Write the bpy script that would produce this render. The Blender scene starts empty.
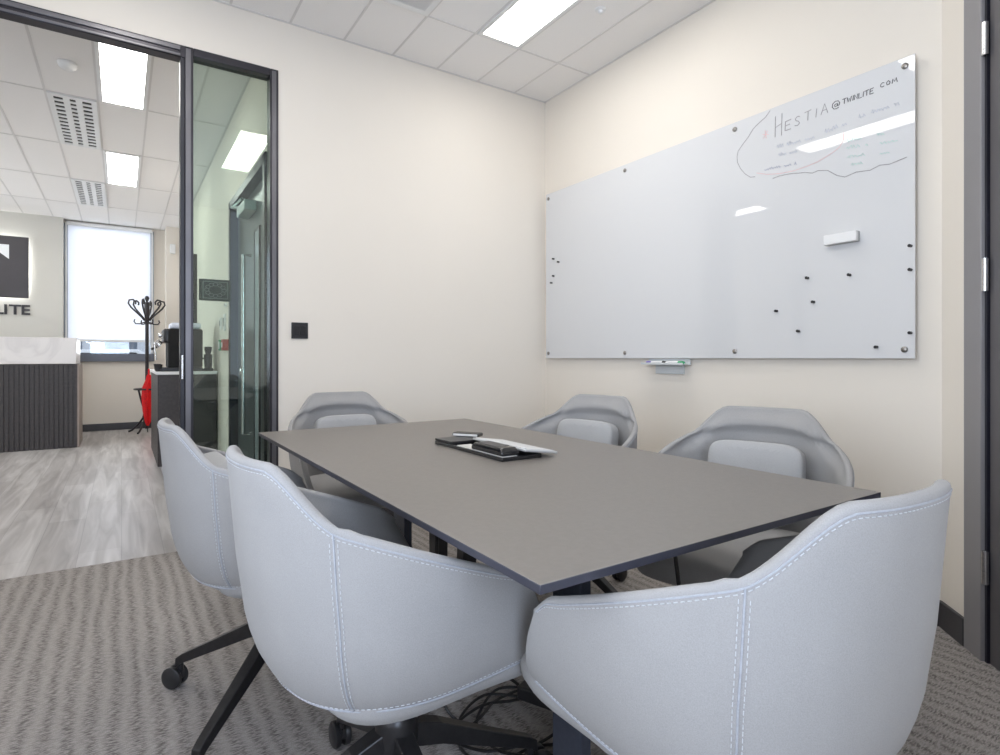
import bpy, bmesh, math, random
from mathutils import Vector, Matrix
random.seed(7)
C = bpy.context.scene.collection
PI = math.pi

# ------------------------------------------------------------------ materials
def new_mat(name):
    m = bpy.data.materials.new(name); m.use_nodes = True
    nt = m.node_tree
    return m, nt, nt.nodes['Principled BSDF']

def mat(name, col, rough=0.5, metal=0.0, spec=0.5, bump=None, var=None, emit=None, estr=0.0, coat=0.0):
    """bump=(scale,strength); var=(scale,amount) gentle colour variation"""
    m, nt, b = new_mat(name)
    b.inputs['Base Color'].default_value = (*col, 1)
    b.inputs['Roughness'].default_value = rough
    b.inputs['Metallic'].default_value = metal
    b.inputs['Specular IOR Level'].default_value = spec
    b.inputs['Coat Weight'].default_value = coat
    tc = nt.nodes.new('ShaderNodeTexCoord')
    if var:
        n = nt.nodes.new('ShaderNodeTexNoise'); n.inputs['Scale'].default_value = var[0]; n.inputs['Detail'].default_value = 6
        nt.links.new(tc.outputs['Object'], n.inputs['Vector'])
        r = nt.nodes.new('ShaderNodeValToRGB')
        r.color_ramp.elements[0].position = .3; r.color_ramp.elements[1].position = .7
        r.color_ramp.elements[0].color = (*[c * (1 - var[1]) for c in col], 1)
        r.color_ramp.elements[1].color = (*[min(1, c * (1 + var[1])) for c in col], 1)
        nt.links.new(n.outputs['Fac'], r.inputs['Fac']); nt.links.new(r.outputs['Color'], b.inputs['Base Color'])
    if bump:
        n = nt.nodes.new('ShaderNodeTexNoise'); n.inputs['Scale'].default_value = bump[0]; n.inputs['Detail'].default_value = 4
        nt.links.new(tc.outputs['Object'], n.inputs['Vector'])
        bp = nt.nodes.new('ShaderNodeBump'); bp.inputs['Strength'].default_value = bump[1]; bp.inputs['Distance'].default_value = .002
        nt.links.new(n.outputs['Fac'], bp.inputs['Height']); nt.links.new(bp.outputs['Normal'], b.inputs['Normal'])
    if emit:
        b.inputs['Emission Color'].default_value = (*emit, 1); b.inputs['Emission Strength'].default_value = estr
    return m

def glass_mat(name, tint, refl=1.0):
    m = bpy.data.materials.new(name); m.use_nodes = True
    nt = m.node_tree; nt.nodes.clear()
    o = nt.nodes.new('ShaderNodeOutputMaterial'); mx = nt.nodes.new('ShaderNodeMixShader')
    t = nt.nodes.new('ShaderNodeBsdfTransparent'); t.inputs['Color'].default_value = (*tint, 1)
    g = nt.nodes.new('ShaderNodeBsdfGlossy'); g.inputs['Roughness'].default_value = 0.0
    f = nt.nodes.new('ShaderNodeFresnel'); f.inputs['IOR'].default_value = 1.5
    mu = nt.nodes.new('ShaderNodeMath'); mu.operation = 'MULTIPLY'; mu.inputs[1].default_value = refl; mu.use_clamp = True
    nt.links.new(f.outputs[0], mu.inputs[0]); nt.links.new(mu.outputs[0], mx.inputs[0])
    nt.links.new(t.outputs[0], mx.inputs[1]); nt.links.new(g.outputs[0], mx.inputs[2]); nt.links.new(mx.outputs[0], o.inputs[0])
    return m

def carpet_mat():
    m, nt, b = new_mat('carpet_loop_pile')
    N, L = nt.nodes.new, nt.links.new
    tc = N('ShaderNodeTexCoord')
    def noise(scale, vec, detail=3):
        n = N('ShaderNodeTexNoise'); n.inputs['Scale'].default_value = scale; n.inputs['Detail'].default_value = detail
        L(vec, n.inputs['Vector']); return n.outputs['Fac']
    def mapping(s, rot=0):
        mp = N('ShaderNodeMapping'); mp.inputs['Scale'].default_value = s; mp.inputs['Rotation'].default_value = (0, 0, rot)
        L(tc.outputs['Object'], mp.inputs['Vector']); return mp.outputs['Vector']
    def math_(op, a, bb):
        q = N('ShaderNodeMath'); q.operation = op
        for i, v in enumerate((a, bb)):
            if isinstance(v, (int, float)): q.inputs[i].default_value = v
            else: L(v, q.inputs[i])
        return q.outputs[0]
    dash = noise(1.0, mapping((55, 210, 1), .22), 2)               # short slanted loops inside the darker columns
    sep = N('ShaderNodeSeparateXYZ'); L(tc.outputs['Object'], sep.inputs[0])
    wob = noise(1.0, mapping((9, 2.5, 1)), 3)
    ph = math_('ADD', math_('MULTIPLY', sep.outputs['X'], 2 * PI / .054), math_('MULTIPLY', wob, 7.0))
    band = math_('MULTIPLY', math_('ADD', math_('SINE', ph, 0), 1.0), .5)
    dr = N('ShaderNodeValToRGB'); dr.color_ramp.elements[0].position = .40; dr.color_ramp.elements[1].position = .60
    L(dash, dr.inputs['Fac'])
    d2 = math_('ADD', math_('MULTIPLY', math_('MULTIPLY', band, dr.outputs['Color']), .50), math_('MULTIPLY', dr.outputs['Color'], .24))
    d2 = math_('ADD', d2, math_('MULTIPLY', band, .05))
    r = N('ShaderNodeValToRGB'); e = r.color_ramp.elements
    e[0].position = .0; e[0].color = (.46, .425, .40, 1)
    e[1].position = .95; e[1].color = (.13, .117, .108, 1)
    L(d2, r.inputs['Fac'])
    fine = noise(420, tc.outputs['Object'], 2)
    mx = N('ShaderNodeMix'); mx.data_type = 'RGBA'; mx.blend_type = 'MULTIPLY'; mx.inputs['Factor'].default_value = .55
    L(r.outputs['Color'], mx.inputs['A'])
    r2 = N('ShaderNodeValToRGB'); r2.color_ramp.elements[0].position = .3; r2.color_ramp.elements[1].position = .65
    r2.color_ramp.elements[0].color = (.45, .45, .45, 1); r2.color_ramp.elements[1].color = (1, 1, 1, 1)
    L(fine, r2.inputs['Fac']); L(r2.outputs['Color'], mx.inputs['B'])
    L(mx.outputs['Result'], b.inputs['Base Color'])
    b.inputs['Roughness'].default_value = .95; b.inputs['Specular IOR Level'].default_value = .1
    bp = N('ShaderNodeBump'); bp.inputs['Strength'].default_value = .7; bp.inputs['Distance'].default_value = .004; bp.invert = True
    L(d2, bp.inputs['Height']); L(bp.outputs['Normal'], b.inputs['Normal'])
    return m

def wood_floor_mat():
    m, nt, b = new_mat('grey_wood_planks')
    N, L = nt.nodes.new, nt.links.new
    tc = N('ShaderNodeTexCoord'); sep = N('ShaderNodeSeparateXYZ'); L(tc.outputs['Object'], sep.inputs[0])
    cmb = N('ShaderNodeCombineXYZ'); L(sep.outputs['Y'], cmb.inputs['X']); L(sep.outputs['X'], cmb.inputs['Y'])
    br = N('ShaderNodeTexBrick'); br.inputs['Scale'].default_value = 1; br.inputs['Brick Width'].default_value = 1.25
    br.inputs['Row Height'].default_value = .19; br.inputs['Mortar Size'].default_value = .0018; br.inputs['Mortar Smooth'].default_value = .3
    br.inputs['Color1'].default_value = (.50, .475, .46, 1); br.inputs['Color2'].default_value = (.62, .60, .585, 1)
    br.inputs['Mortar'].default_value = (.40, .385, .375, 1); br.offset = .37
    L(cmb.outputs[0], br.inputs['Vector'])
    mp = N('ShaderNodeMapping'); mp.inputs['Scale'].default_value = (9, .7, 1); L(tc.outputs['Object'], mp.inputs['Vector'])
    n = N('ShaderNodeTexNoise'); n.inputs['Scale'].default_value = 1.6; n.inputs['Detail'].default_value = 7; n.inputs['Distortion'].default_value = .8
    L(mp.outputs[0], n.inputs['Vector'])
    r = N('ShaderNodeValToRGB'); r.color_ramp.elements[0].position = .32; r.color_ramp.elements[1].position = .68
    r.color_ramp.elements[0].color = (.46, .44, .43, 1); r.color_ramp.elements[1].color = (1, 1, 1, 1)
    L(n.outputs['Fac'], r.inputs['Fac'])
    mx = N('ShaderNodeMix'); mx.data_type = 'RGBA'; mx.blend_type = 'MULTIPLY'; mx.inputs['Factor'].default_value = .85
    L(br.outputs['Color'], mx.inputs['A']); L(r.outputs['Color'], mx.inputs['B']); L(mx.outputs['Result'], b.inputs['Base Color'])
    b.inputs['Roughness'].default_value = .33; b.inputs['Specular IOR Level'].default_value = .5
    return m

def marble_mat():
    m, nt, b = new_mat('white_marble')
    N, L = nt.nodes.new, nt.links.new
    tc = N('ShaderNodeTexCoord')
    n = N('ShaderNodeTexNoise'); n.inputs['Scale'].default_value = 1.25; n.inputs['Detail'].default_value = 9; n.inputs['Distortion'].default_value = 1.6
    L(tc.outputs['Object'], n.inputs['Vector'])
    r = N('ShaderNodeValToRGB'); e = r.color_ramp.elements
    e[0].position = .44; e[0].color = (.80, .77, .75, 1); e[1].position = .54; e[1].color = (.80, .77, .75, 1)
    q = e.new(.49); q.color = (.72, .69, .675, 1)
    L(n.outputs['Fac'], r.inputs['Fac']); L(r.outputs['Color'], b.inputs['Base Color']); b.inputs['Roughness'].default_value = .3
    return m

def fabric_mat(name, col):
    m, nt, b = new_mat(name)
    N, L = nt.nodes.new, nt.links.new
    tc = N('ShaderNodeTexCoord')
    n = N('ShaderNodeTexNoise'); n.inputs['Scale'].default_value = 650; n.inputs['Detail'].default_value = 2
    n2 = N('ShaderNodeTexNoise'); n2.inputs['Scale'].default_value = 9; n2.inputs['Detail'].default_value = 3
    for q in (n, n2): L(tc.outputs['Object'], q.inputs['Vector'])
    ad = N('ShaderNodeMath'); ad.operation = 'MULTIPLY_ADD'; L(n2.outputs['Fac'], ad.inputs[0]); ad.inputs[1].default_value = .35; L(n.outputs['Fac'], ad.inputs[2])
    r = N('ShaderNodeValToRGB'); r.color_ramp.elements[0].position = .4; r.color_ramp.elements[1].position = 1.0
    r.color_ramp.elements[0].color = (*[c * .88 for c in col], 1); r.color_ramp.elements[1].color = (*[c * 1.1 for c in col], 1)
    L(ad.outputs[0], r.inputs['Fac']); L(r.outputs['Color'], b.inputs['Base Color'])
    b.inputs['Roughness'].default_value = .9; b.inputs['Specular IOR Level'].default_value = .15
    b.inputs['Sheen Weight'].default_value = .12
    bp = N('ShaderNodeBump'); bp.inputs['Strength'].default_value = .15; bp.inputs['Distance'].default_value = .001
    L(n.outputs['Fac'], bp.inputs['Height']); L(bp.outputs['Normal'], b.inputs['Normal'])
    return m

def blind_mat():
    m = bpy.data.materials.new('roller_blind_fabric'); m.use_nodes = True
    nt = m.node_tree; nt.nodes.clear(); N, L = nt.nodes.new, nt.links.new
    o = N('ShaderNodeOutputMaterial'); mx = N('ShaderNodeMixShader'); mx.inputs[0].default_value = .6
    d = N('ShaderNodeBsdfDiffuse'); d.inputs['Color'].default_value = (.85, .86, .88, 1)
    t = N('ShaderNodeBsdfTranslucent'); t.inputs['Color'].default_value = (.9, .92, .97, 1)
    n = N('ShaderNodeTexNoise'); n.inputs['Scale'].default_value = 300
    bp = N('ShaderNodeBump'); bp.inputs['Strength'].default_value = .05
    L(n.outputs['Fac'], bp.inputs['Height']); L(bp.outputs[0], d.inputs['Normal'])
    L(d.outputs[0], mx.inputs[1]); L(t.outputs[0], mx.inputs[2]); L(mx.outputs[0], o.inputs[0])
    return m

def ribbed_dark(name, col):
    return mat(name, col, .45, var=(40, .25), bump=(90, .2))

WALL = mat('cream_wall_paint', (.78, .725, .645), .85, spec=.2, bump=(260, .12), var=(1.2, .015))
WALLG = mat('pale_grey_wall_paint', (.60, .585, .54), .85, spec=.2, bump=(260, .12), var=(1.2, .02))
CEIL = mat('mineral_ceiling_tile', (.88, .86, .84), .95, spec=.1, bump=(480, .35), var=(300, .05))
TBAR = mat('ceiling_grid_paint', (.70, .68, .66), .6, var=(3, .03))
CARPET = carpet_mat(); WOODF = wood_floor_mat(); MARBLE = marble_mat()
FRAME = mat('anodised_dark_frame', (.055, .052, .06), .32, .6, var=(5, .1))
FRAMEL = mat('grey_frame_face', (.16, .155, .165), .35, .5, var=(5, .1))
SKIRT = mat('dark_skirting', (.05, .048, .052), .45, var=(6, .15))
DOORF = mat('door_frame_grey', (.26, .25, .255), .42, .1, var=(3, .06))
DOORL = mat('door_leaf_dark', (.10, .095, .10), .4, .1, var=(3, .1))
GASK = mat('black_gasket', (.012, .012, .02), .4, var=(8, .2))
STEEL = mat('brushed_steel', (.62, .62, .62), .25, 1.0, bump=(120, .1))
GLASS = glass_mat('greenish_glass', (.79, .87, .83), 1.9)
CLEAR = glass_mat('clear_glass', (.96, .98, .98), 1.0)
EMIT = mat('light_diffuser', (.9, .9, .9), .5, emit=(1.0, .97, .925), estr=12.5, bump=(50, .02))
WHITEP = mat('white_plastic', (.8, .8, .79), .4, var=(6, .02))
BLACKP = mat('black_plastic', (.018, .018, .02), .38, var=(30, .2))
BLACKM = mat('black_powder_coat', (.022, .021, .022), .34, .3, var=(60, .2))
FAB = fabric_mat('grey_wool_cloth', (.325, .316, .308))
PILF = fabric_mat('pale_grey_cushion_cloth', (.375, .37, .365))
THREAD = mat('pale_stitch_thread', (.50, .505, .52), .8, var=(200, .1))
SEAM = mat('grey_seam_cord', (.36, .37, .40), .9, var=(200, .1))  # seam cord in its own bluish grey
TABLE = mat('matt_dark_laminate', (.168, .150, .133), .39, spec=.5, bump=(700, .06), var=(90, .05))
TEDGE = mat('dark_laminate_edge', (.035, .036, .05), .4, var=(40, .1))
TLEG = mat('slate_powder_coat', (.06, .067, .09), .45, .2, var=(80, .08))
BOARD = mat('white_glass_board', (.675, .677, .68), .012, spec=.5, var=(.6, .01), coat=.25)
BOARDE = mat('board_edge_glass', (.45, .50, .50), .1, var=(3, .03))
BLIND = blind_mat()

# ------------------------------------------------------------------ mesh builder
class MB:
    def __init__(s): s.bm = bmesh.new()
    def box(s, x0, x1, y0, y1, z0, z1, M=None, mi=0):
        co = [(x, y, z) for x in (x0, x1) for y in (y0, y1) for z in (z0, z1)]
        if M: co = [M @ Vector(c) for c in co]
        v = [s.bm.verts.new(c) for c in co]
        for f in ((0, 1, 3, 2), (4, 6, 7, 5), (0, 4, 5, 1), (2, 3, 7, 6), (0, 2, 6, 4), (1, 5, 7, 3)):
            q = s.bm.faces.new([v[i] for i in f]); q.material_index = mi
        return s
    def rings(s, rings, cap0=True, cap1=True, closed=True, mi=0):
        vs = [[s.bm.verts.new(p) for p in r] for r in rings]
        n = len(vs[0])
        for a, b in zip(vs, vs[1:]):
            for i in range(n if closed else n - 1):
                j = (i + 1) % n
                f = s.bm.faces.new((a[i], a[j], b[j], b[i])); f.smooth = True; f.material_index = mi
        if cap0: s.bm.faces.new(list(reversed(vs[0]))).material_index = mi
        if cap1: s.bm.faces.new(vs[-1]).material_index = mi
        return s
    def lathe(s, prof, seg=20, M=None):
        """prof: list of (r,z)"""
        R = []
        for r, z in prof:
            ring = [Vector((max(r, 1e-4) * math.cos(2 * PI * i / seg), max(r, 1e-4) * math.sin(2 * PI * i / seg), z)) for i in range(seg)]
            R.append([M @ p for p in ring] if M else ring)
        return s.rings(R)
    def tube(s, pts, r, seg=8, closed=False, mi=0, caps=True):
        pts = [Vector(p) for p in pts]; n = len(pts)
        rr = r if isinstance(r, (list, tuple)) else [r] * n
        R = []; up = None
        for i, p in enumerate(pts):
            a = pts[i - 1] if i > 0 else (pts[-1] if closed else pts[0]); b = pts[(i + 1) % n] if (i < n - 1 or closed) else pts[i]
            t = (b - a)
            if t.length < 1e-9: t = Vector((0, 0, 1))
            t.normalize()
            if up is None:
                up = Vector((0, 0, 1)) if abs(t.z) < .9 else Vector((1, 0, 0))
            u = up - t * up.dot(t)
            if u.length < 1e-6: u = t.orthogonal()
            u.normalize(); up = u; w = t.cross(u)
            R.append([p + (u * math.cos(2 * PI * k / seg) + w * math.sin(2 * PI * k / seg)) * rr[i] for k in range(seg)])
        if closed: R.append(R[0])
        return s.rings(R, cap0=caps and not closed, cap1=caps and not closed, mi=mi)
    def prism(s, poly, M, d, mi=0):
        """poly in local xy, extruded local z 0..d"""
        a = [s.bm.verts.new(M @ Vector((x, y, 0))) for x, y in poly]; b = [s.bm.verts.new(M @ Vector((x, y, d))) for x, y in poly]
        n = len(poly); s.bm.faces.new(list(reversed(a))).material_index = mi; s.bm.faces.new(b).material_index = mi
        for i in range(n):
            j = (i + 1) % n; s.bm.faces.new((a[i], a[j], b[j], b[i])).material_index = mi
        return s
    def build(s, name, m, parent=None, bevel=0, smooth=False, seg=2, loc=None, recalc=True, sharp=.75):
        if recalc: bmesh.ops.recalc_face_normals(s.bm, faces=s.bm.faces)
        me = bpy.data.meshes.new(name); s.bm.to_mesh(me); s.bm.free()
        for q in (m if isinstance(m, (list, tuple)) else [m]): me.materials.append(q)
        if smooth:
            for p in me.polygons: p.use_smooth = True
        me.set_sharp_from_angle(angle=sharp)
        o = bpy.data.objects.new(name, me); C.objects.link(o)
        if parent: o.parent = parent
        if loc: o.location = loc
        if bevel:
            b = o.modifiers.new('bevel', 'BEVEL'); b.width = bevel; b.segments = seg; b.limit_method = 'ANGLE'; b.angle_limit = .7
            b.harden_normals = False
        return o

def bx(name, m, x0, x1, y0, y1, z0, z1, parent=None, bevel=0):
    return MB().box(x0, x1, y0, y1, z0, z1).build(name, m, parent, bevel)
def tag(o, label, cat, group=None, kind=None):
    o['label'] = label; o['category'] = cat
    if group: o['group'] = group
    if kind: o['kind'] = kind
    return o
def struct(o):
    o['kind'] = 'structure'; return o
def empty(name, loc=(0, 0, 0), rz=0, parent=None):
    o = bpy.data.objects.new(name, None); C.objects.link(o); o.empty_display_size = .1
    o.location = loc; o.rotation_euler = (0, 0, rz)
    if parent: o.parent = parent
    return o
def thing(name, label, cat, loc=(0, 0, 0), rz=0, group=None):
    return tag(empty(name, loc, rz), label, cat, group)
def copy_tree(o, parent=None):
    c = o.copy(); C.objects.link(c)
    if parent: c.parent = parent
    for ch in [q for q in bpy.data.objects if q.parent == o]: copy_tree(ch, c)
    return c
def smooth01(x):
    x = max(0, min(1, x)); return x * x * (3 - 2 * x)

# ------------------------------------------------------------------ room constants (metres, camera above the origin)
YB, XR, H = 3.38, 2.63, 2.93          # glazed wall, whiteboard wall, ceiling
XL, YF = -1.1, -1.25                  # unseen left and near walls
DX, DY = 2.63, .906                   # where the 45 degree door wall starts
RX0, RX1, RY = -3.6, .73, 9.9         # reception
YB2 = 3.50
D45 = 1.46                            # length of chamfer along each axis
# ------------------------------------------------------------------ setting
struct(bx('floor', CARPET, XL - .1, XR + .12, YF - .1, YB2, -.05, 0))
struct(bx('floor', WOODF, RX0, RX1 + .6, YB2, RY + .1, -.05, .0))
wb = MB()
wb.box(XL, -1.02, YB, YB2, 0, H).box(.734, XR + .1, YB, YB2, 0, H).box(-1.02, .734, YB, YB2, 2.642, H)
struct(wb.build('wall_back', WALL))
struct(bx('wall_right', WALL, XR, XR + .12, DY - .02, YB, 0, H))
lw0, lw1 = -.95, 1.45
wl_ = MB()
wl_.box(XL - .12, XL, YF - .1, lw0, 0, H).box(XL - .12, XL, lw1, YB2, 0, H).box(XL - .12, XL, lw0, lw1, 0, .75).box(XL - .12, XL, lw0, lw1, 2.5, H)
struct(wl_.build('wall_left', WALL))
w4 = struct(empty('window_4'))
fr = MB()
for a, b in ((lw0, lw0 + .05), (.22, .28), (lw1 - .05, lw1)): fr.box(XL - .09, XL - .03, a, b, .75, 2.5)
fr.box(XL - .09, XL - .03, lw0, lw1, .75, .80).box(XL - .09, XL - .03, lw0, lw1, 2.45, 2.5)
fr.build('window_frame', FRAME, w4, .004)
bx('pane', CLEAR, XL - .065, XL - .059, lw0 + .05, lw1 - .05, .80, 2.45, w4)
# near wall with a wide window behind the camera
wx0, wx1, wz0, wz1 = -.95, .25, .75, 2.5
wf = MB()
wf.box(XL, wx0, YF - .12, YF, 0, H).box(wx1, DX - D45, YF - .12, YF, 0, H).box(wx0, wx1, YF - .12, YF, 0, wz0).box(wx0, wx1, YF - .12, YF, wz1, H)
struct(wf.build('wall_front', WALL))
w3 = struct(empty('window_3', (0, 0, 0)))
fr = MB()
for a, b in ((wx0, wx0 + .05), (wx1 - .05, wx1)): fr.box(a, b, YF - .09, YF - .03, wz0, wz1)
fr.box(wx0, wx1, YF - .09, YF - .03, wz0, wz0 + .05).box(wx0, wx1, YF - .09, YF - .03, wz1 - .05, wz1)
fr.build('window_frame', FRAME, w3, .004)
bx('pane', CLEAR, wx0 + .05, wx1 - .05, YF - .065, YF - .059, wz0 + .05, wz1 - .05, w3)
# 45 degree wall carrying the entrance door; local x runs along the wall from the far corner, local y points into the wall
M45 = Matrix.Translation((DX, DY, 0)) @ Matrix.Rotation(math.radians(-135), 4, 'Z')
LW = D45 * math.sqrt(2)
# local +y after -135deg rotation = (sin135.., ) -> check sign: y axis -> (0.707,-0.707): into the wall
d0, d1, dh = .163, 1.268, 2.75
mw = MB(); mw.box(0, d0, 0, .12, 0, H, M45).box(d1, LW, 0, .12, 0, H, M45).box(d0, d1, 0, .12, dh, H, M45)
struct(mw.build('wall_corner', WALL))
struct(MB().box(d0 - .05, d1 + .05, .121, .16, 0, H, M45).build('door_light_blocker', WALL))  # unseen panel added behind the door to stop outside light leaking in
dr = struct(empty('door_3'))
f = MB(); f.box(d0, d0 + .10, -.012, .12, 0, dh, M45).box(d1 - .10, d1, -.012, .12, 0, dh, M45).box(d0, d1, -.012, .12, dh - .10, dh, M45)
f.build('door_frame', DOORF, dr, .003)
f = MB(); f.box(d0 + .10, d0 + .112, .0, .06, 0, dh - .1, M45).box(d1 - .112, d1 - .10, .0, .06, 0, dh - .1, M45).box(d0 + .112, d1 - .112, .0, .06, dh - .112, dh - .1, M45)
f.build('seal', GASK, dr)
lf = MB().box(d0 + .117, d1 - .117, .006, .05, .002, dh - .117, M45).build('door_leaf', DOORL, dr, .002)
for hz in (.268, 1.255, 2.05):
    hb = MB()
    for k in range(5):
        hb.lathe([(.010, 0), (.010, .0215)], 16, M45 @ Matrix.Translation((d0 + .1145, -.007, hz + k * .0222)))
    hb.lathe([(.006, 0), (.006, .112)], 10, M45 @ Matrix.Translation((d0 + .1145, -.007, hz)))
    hb.box(d0 + .100, d0 + .1145, -.005, .0, hz, hz + .11, M45)
    hb.build('hinge', STEEL, dr, 0)
MB().tube([M45 @ Vector(p) for p in ((d1 - .19, .006, 1.02), (d1 - .19, -.05, 1.02), (d1 - .32, -.05, 1.02))], .009, 10).build('door_handle', STEEL, dr, smooth=True)
# skirting
def skirt(name, x0, x1, y0, y1): return struct(bx(name, SKIRT, x0, x1, y0, y1, 0, .10, bevel=.003))
skirt('baseboard_right', XR - .014, XR, DY, YB)
skirt('baseboard_back', .736, XR - .014, YB - .014, YB)
skirt('baseboard_left', XL, XL + .014, YF, YB)
struct(MB().box(.0, d0, -.014, 0, 0, .10, M45).build('baseboard_corner', SKIRT, None, .003))

# ceilings with their exposed grid
gx = [2.348 - .31 * k for k in range(0, 12)]
gy = [2.88 - 1.19 * k for k in range(0, 4)]
ceil = struct(MB().box(XL - .1, XR + .12, YF - .1, YB2, H, H + .08).build('ceiling', CEIL))
g = MB()
for x in gx: 
    if x > XL: g.box(x - .006, x + .006, YF, YB, H - .003, H)
for y in gy: g.box(XL, XR, y - .006, y + .006, H - .0032, H)
g.box(XR - .012, XR, DY, YB, H - .004, H).box(XL, XR, YB - .012, YB, H - .004, H)
g.build('ceiling_grid', TBAR, ceil)
ceil2 = struct(MB().box(RX0 - .1, RX1 + .7, YB2, RY + .2, H, H + .08).build('ceiling', CEIL))
g = MB()
gx2 = [.165 - .31 * k for k in range(0, 13)] + [.475]
ry = [3.98 + 1.19 * k for k in range(0, 5)]
for x in gx2: g.box(x - .007, x + .007, YB2, RY, H - .003, H)
for y in ry: g.box(RX0, RX1, y - .007, y + .007, H - .0032, H)
g.box(RX1 - .014, RX1, YB2, RY, H - .004, H)
g.build('ceiling_grid', TBAR, ceil2)

# recessed panel lights
def ceiling_light(x0, x1, y0, y1, label):
    t = thing('ceiling_light', label, 'ceiling light', ((x0 + x1) / 2, (y0 + y1) / 2, H), 0, 'recessed panel lights in the suspended ceilings')
    a, b = (x1 - x0) / 2 - .007, (y1 - y0) / 2 - .007
    f = MB(); e = .024
    f.box(-a, -a + e, -b, b, -.010, .0).box(a - e, a, -b, b, -.010, .0).box(-a + e, a - e, -b, -b + e, -.010, 0).box(-a + e, a - e, b - e, b, -.010, 0)
    f.build('frame', WHITEP, t, .001)
    MB().box(-a + e, a - e, -b + e, b - e, -.006, -.001).build('diffuser', EMIT, t)
    return t
ceiling_light(1.728, 2.038, 1.69, 2.88, 'bright recessed ceiling panel over the whiteboard side of the table')
ceiling_light(-.132, .178, 1.69, 2.88, 'bright recessed ceiling panel over the left chairs, outside the frame, mirrored across the whiteboard')
ceiling_light(.798, 1.108, .50, 1.69, 'bright recessed ceiling panel over the table\'s near end, seen mirrored in the glass sidelight')
ceiling_light(-.145, .165, 3.98, 5.17, 'nearer bright ceiling panel seen through the doorway, beside the nearer vent')
ceiling_light(-.145, .165, 6.36, 7.55, 'farther bright ceiling panel seen through the doorway, between the two vents')
for (x, y) in ((-1.67, 3.98), (-2.91, 6.36), (-1.67, 7.55), (-2.91, 8.6)):  # first panel is mirrored in the whiteboard; the others are added to brighten the reception
    ceiling_light(x, x + .31, y, y + 1.19, 'extra bright ceiling panel over the reception, outside the frame on the left')

VENTD = mat('vent_dark_void', (.04, .035, .03), .8, var=(9, .2))
def louvre_vent(x0, x1, y0, y1, label, grille=False):
    t = thing('ceiling_vent', label, 'air vent', ((x0 + x1) / 2, (y0 + y1) / 2, H), 0, None if grille else 'white slotted vents in the reception ceiling')
    a, b = (x1 - x0) / 2 - .008, (y1 - y0) / 2 - .008
    MB().box(-a + .02, a - .02, -b + .02, b - .02, -.004, -.001).build('backing', VENTD, t)
    f = MB(); e = .034
    f.box(-a, -a + e, -b, b, -.012, 0).box(a - e, a, -b, b, -.012, 0).box(-a + e, a - e, -b, -b + e, -.012, 0).box(-a + e, a - e, b - e, b, -.012, 0)
    if not grille:
        w = 2 * (a - e)
        for q in (1, 2): f.box(-a + e + w * q / 3 - .020, -a + e + w * q / 3 + .020, -b + e, b - e, -.012, -.003)
    f.build('frame', WHITEP, t, .001)
    s = MB()
    if grille:
        n = 22
        for k in range(n):
            xx = -a + e + (2 * a - 2 * e) * (k + .5) / n
            s.box(xx - .0028, xx + .0028, -b + e, b - e, -.011, -.003)
        for k in range(1, 8):
            yy = -b + e + (2 * b - 2 * e) * k / 8; s.box(-a + e, a - e, yy - .003, yy + .003, -.009, -.003)
    else:
        n = 13
        for k in range(n + 1):
            yy = -b + e + (2 * b - 2 * e) * k / n
            s.box(-a + e, a - e, yy - .017, yy + .017, -.010, -.003)
    s.build('slats', WHITEP, t)
    return t
louvre_vent(-.455, -.145, 5.17, 6.36, 'nearer white slotted vent in the reception ceiling, behind the smoke detector')
louvre_vent(-.455, -.145, 7.55, 8.74, 'farther white slotted vent in the reception ceiling, above the window')
louvre_vent(1.108, 1.418, 1.69, 2.88, 'white fine-slatted air grille in the meeting room ceiling, left of the light', True)
tag(MB().lathe([(.055, 0), (.055, -.012), (.046, -.03), (.03, -.042), (0, -.045)], 28).build('smoke_detector', WHITEP, None, smooth=True, loc=(-.29, 4.62, H)), 'round white smoke detector on the reception ceiling left of the light panel', 'smoke detector')
tag(MB().lathe([(.03, 0), (.03, -.004), (.014, -.008), (.012, -.022), (0, -.024)], 20).build('ceiling_sprinkler', WHITEP, None, smooth=True, loc=(2.18, 2.31, H)), 'small white sprinkler cap in the ceiling right of the big light', 'sprinkler')

# ------------------------------------------------------------------ glazed opening to the reception
d1_ = struct(empty('door_1'))
f = MB()
f.box(-1.02, .30, YB - .012, YB + .06, 2.578, 2.642)
f.build('head_track', FRAME, d1_, .004)
f = MB(); f.box(-1.02, .252, YB - .020, YB - .012, 2.61, 2.632).box(-1.02, .252, YB - .018, YB - .012, 2.582, 2.594)
f.build('track_cover', FRAMEL, d1_, .002)
f = MB(); f.box(.252, .272, YB - .012, YB + .06, 0, 2.578)
f.build('seal_post', GASK, d1_, .002)
f = MB(); f.box(-1.02, -.96, YB - .012, YB2 + .012, 0, 2.545); f.build('jamb', FRAME, d1_, .003)
f = MB(); f.box(.256, .266, YB - .020, YB - .012, .92, 1.045); f.build('strike_plate', STEEL, d1_, .002)
w1 = struct(empty('window_1'))
f = MB(); f.box(.272, .312, YB - .012, YB + .07, 0, 2.642).box(.690, .734, YB - .012, YB + .07, 0, 2.642)
f.box(.312, .690, YB - .012, YB + .07, 2.60, 2.642).box(.312, .690, YB - .012, YB + .07, 0, .05)
f.build('window_frame', FRAME, w1, .003)
f = MB(); f.box(.276, .300, YB - .016, YB - .012, 0, 2.63).box(.700, .722, YB - .016, YB - .012, 0, 2.63)
f.build('glazing_bead', FRAMEL, w1, .001)
bx('pane', GLASS, .312, .690, YB + .030, YB + .040, .05, 2.60, w1)
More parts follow.
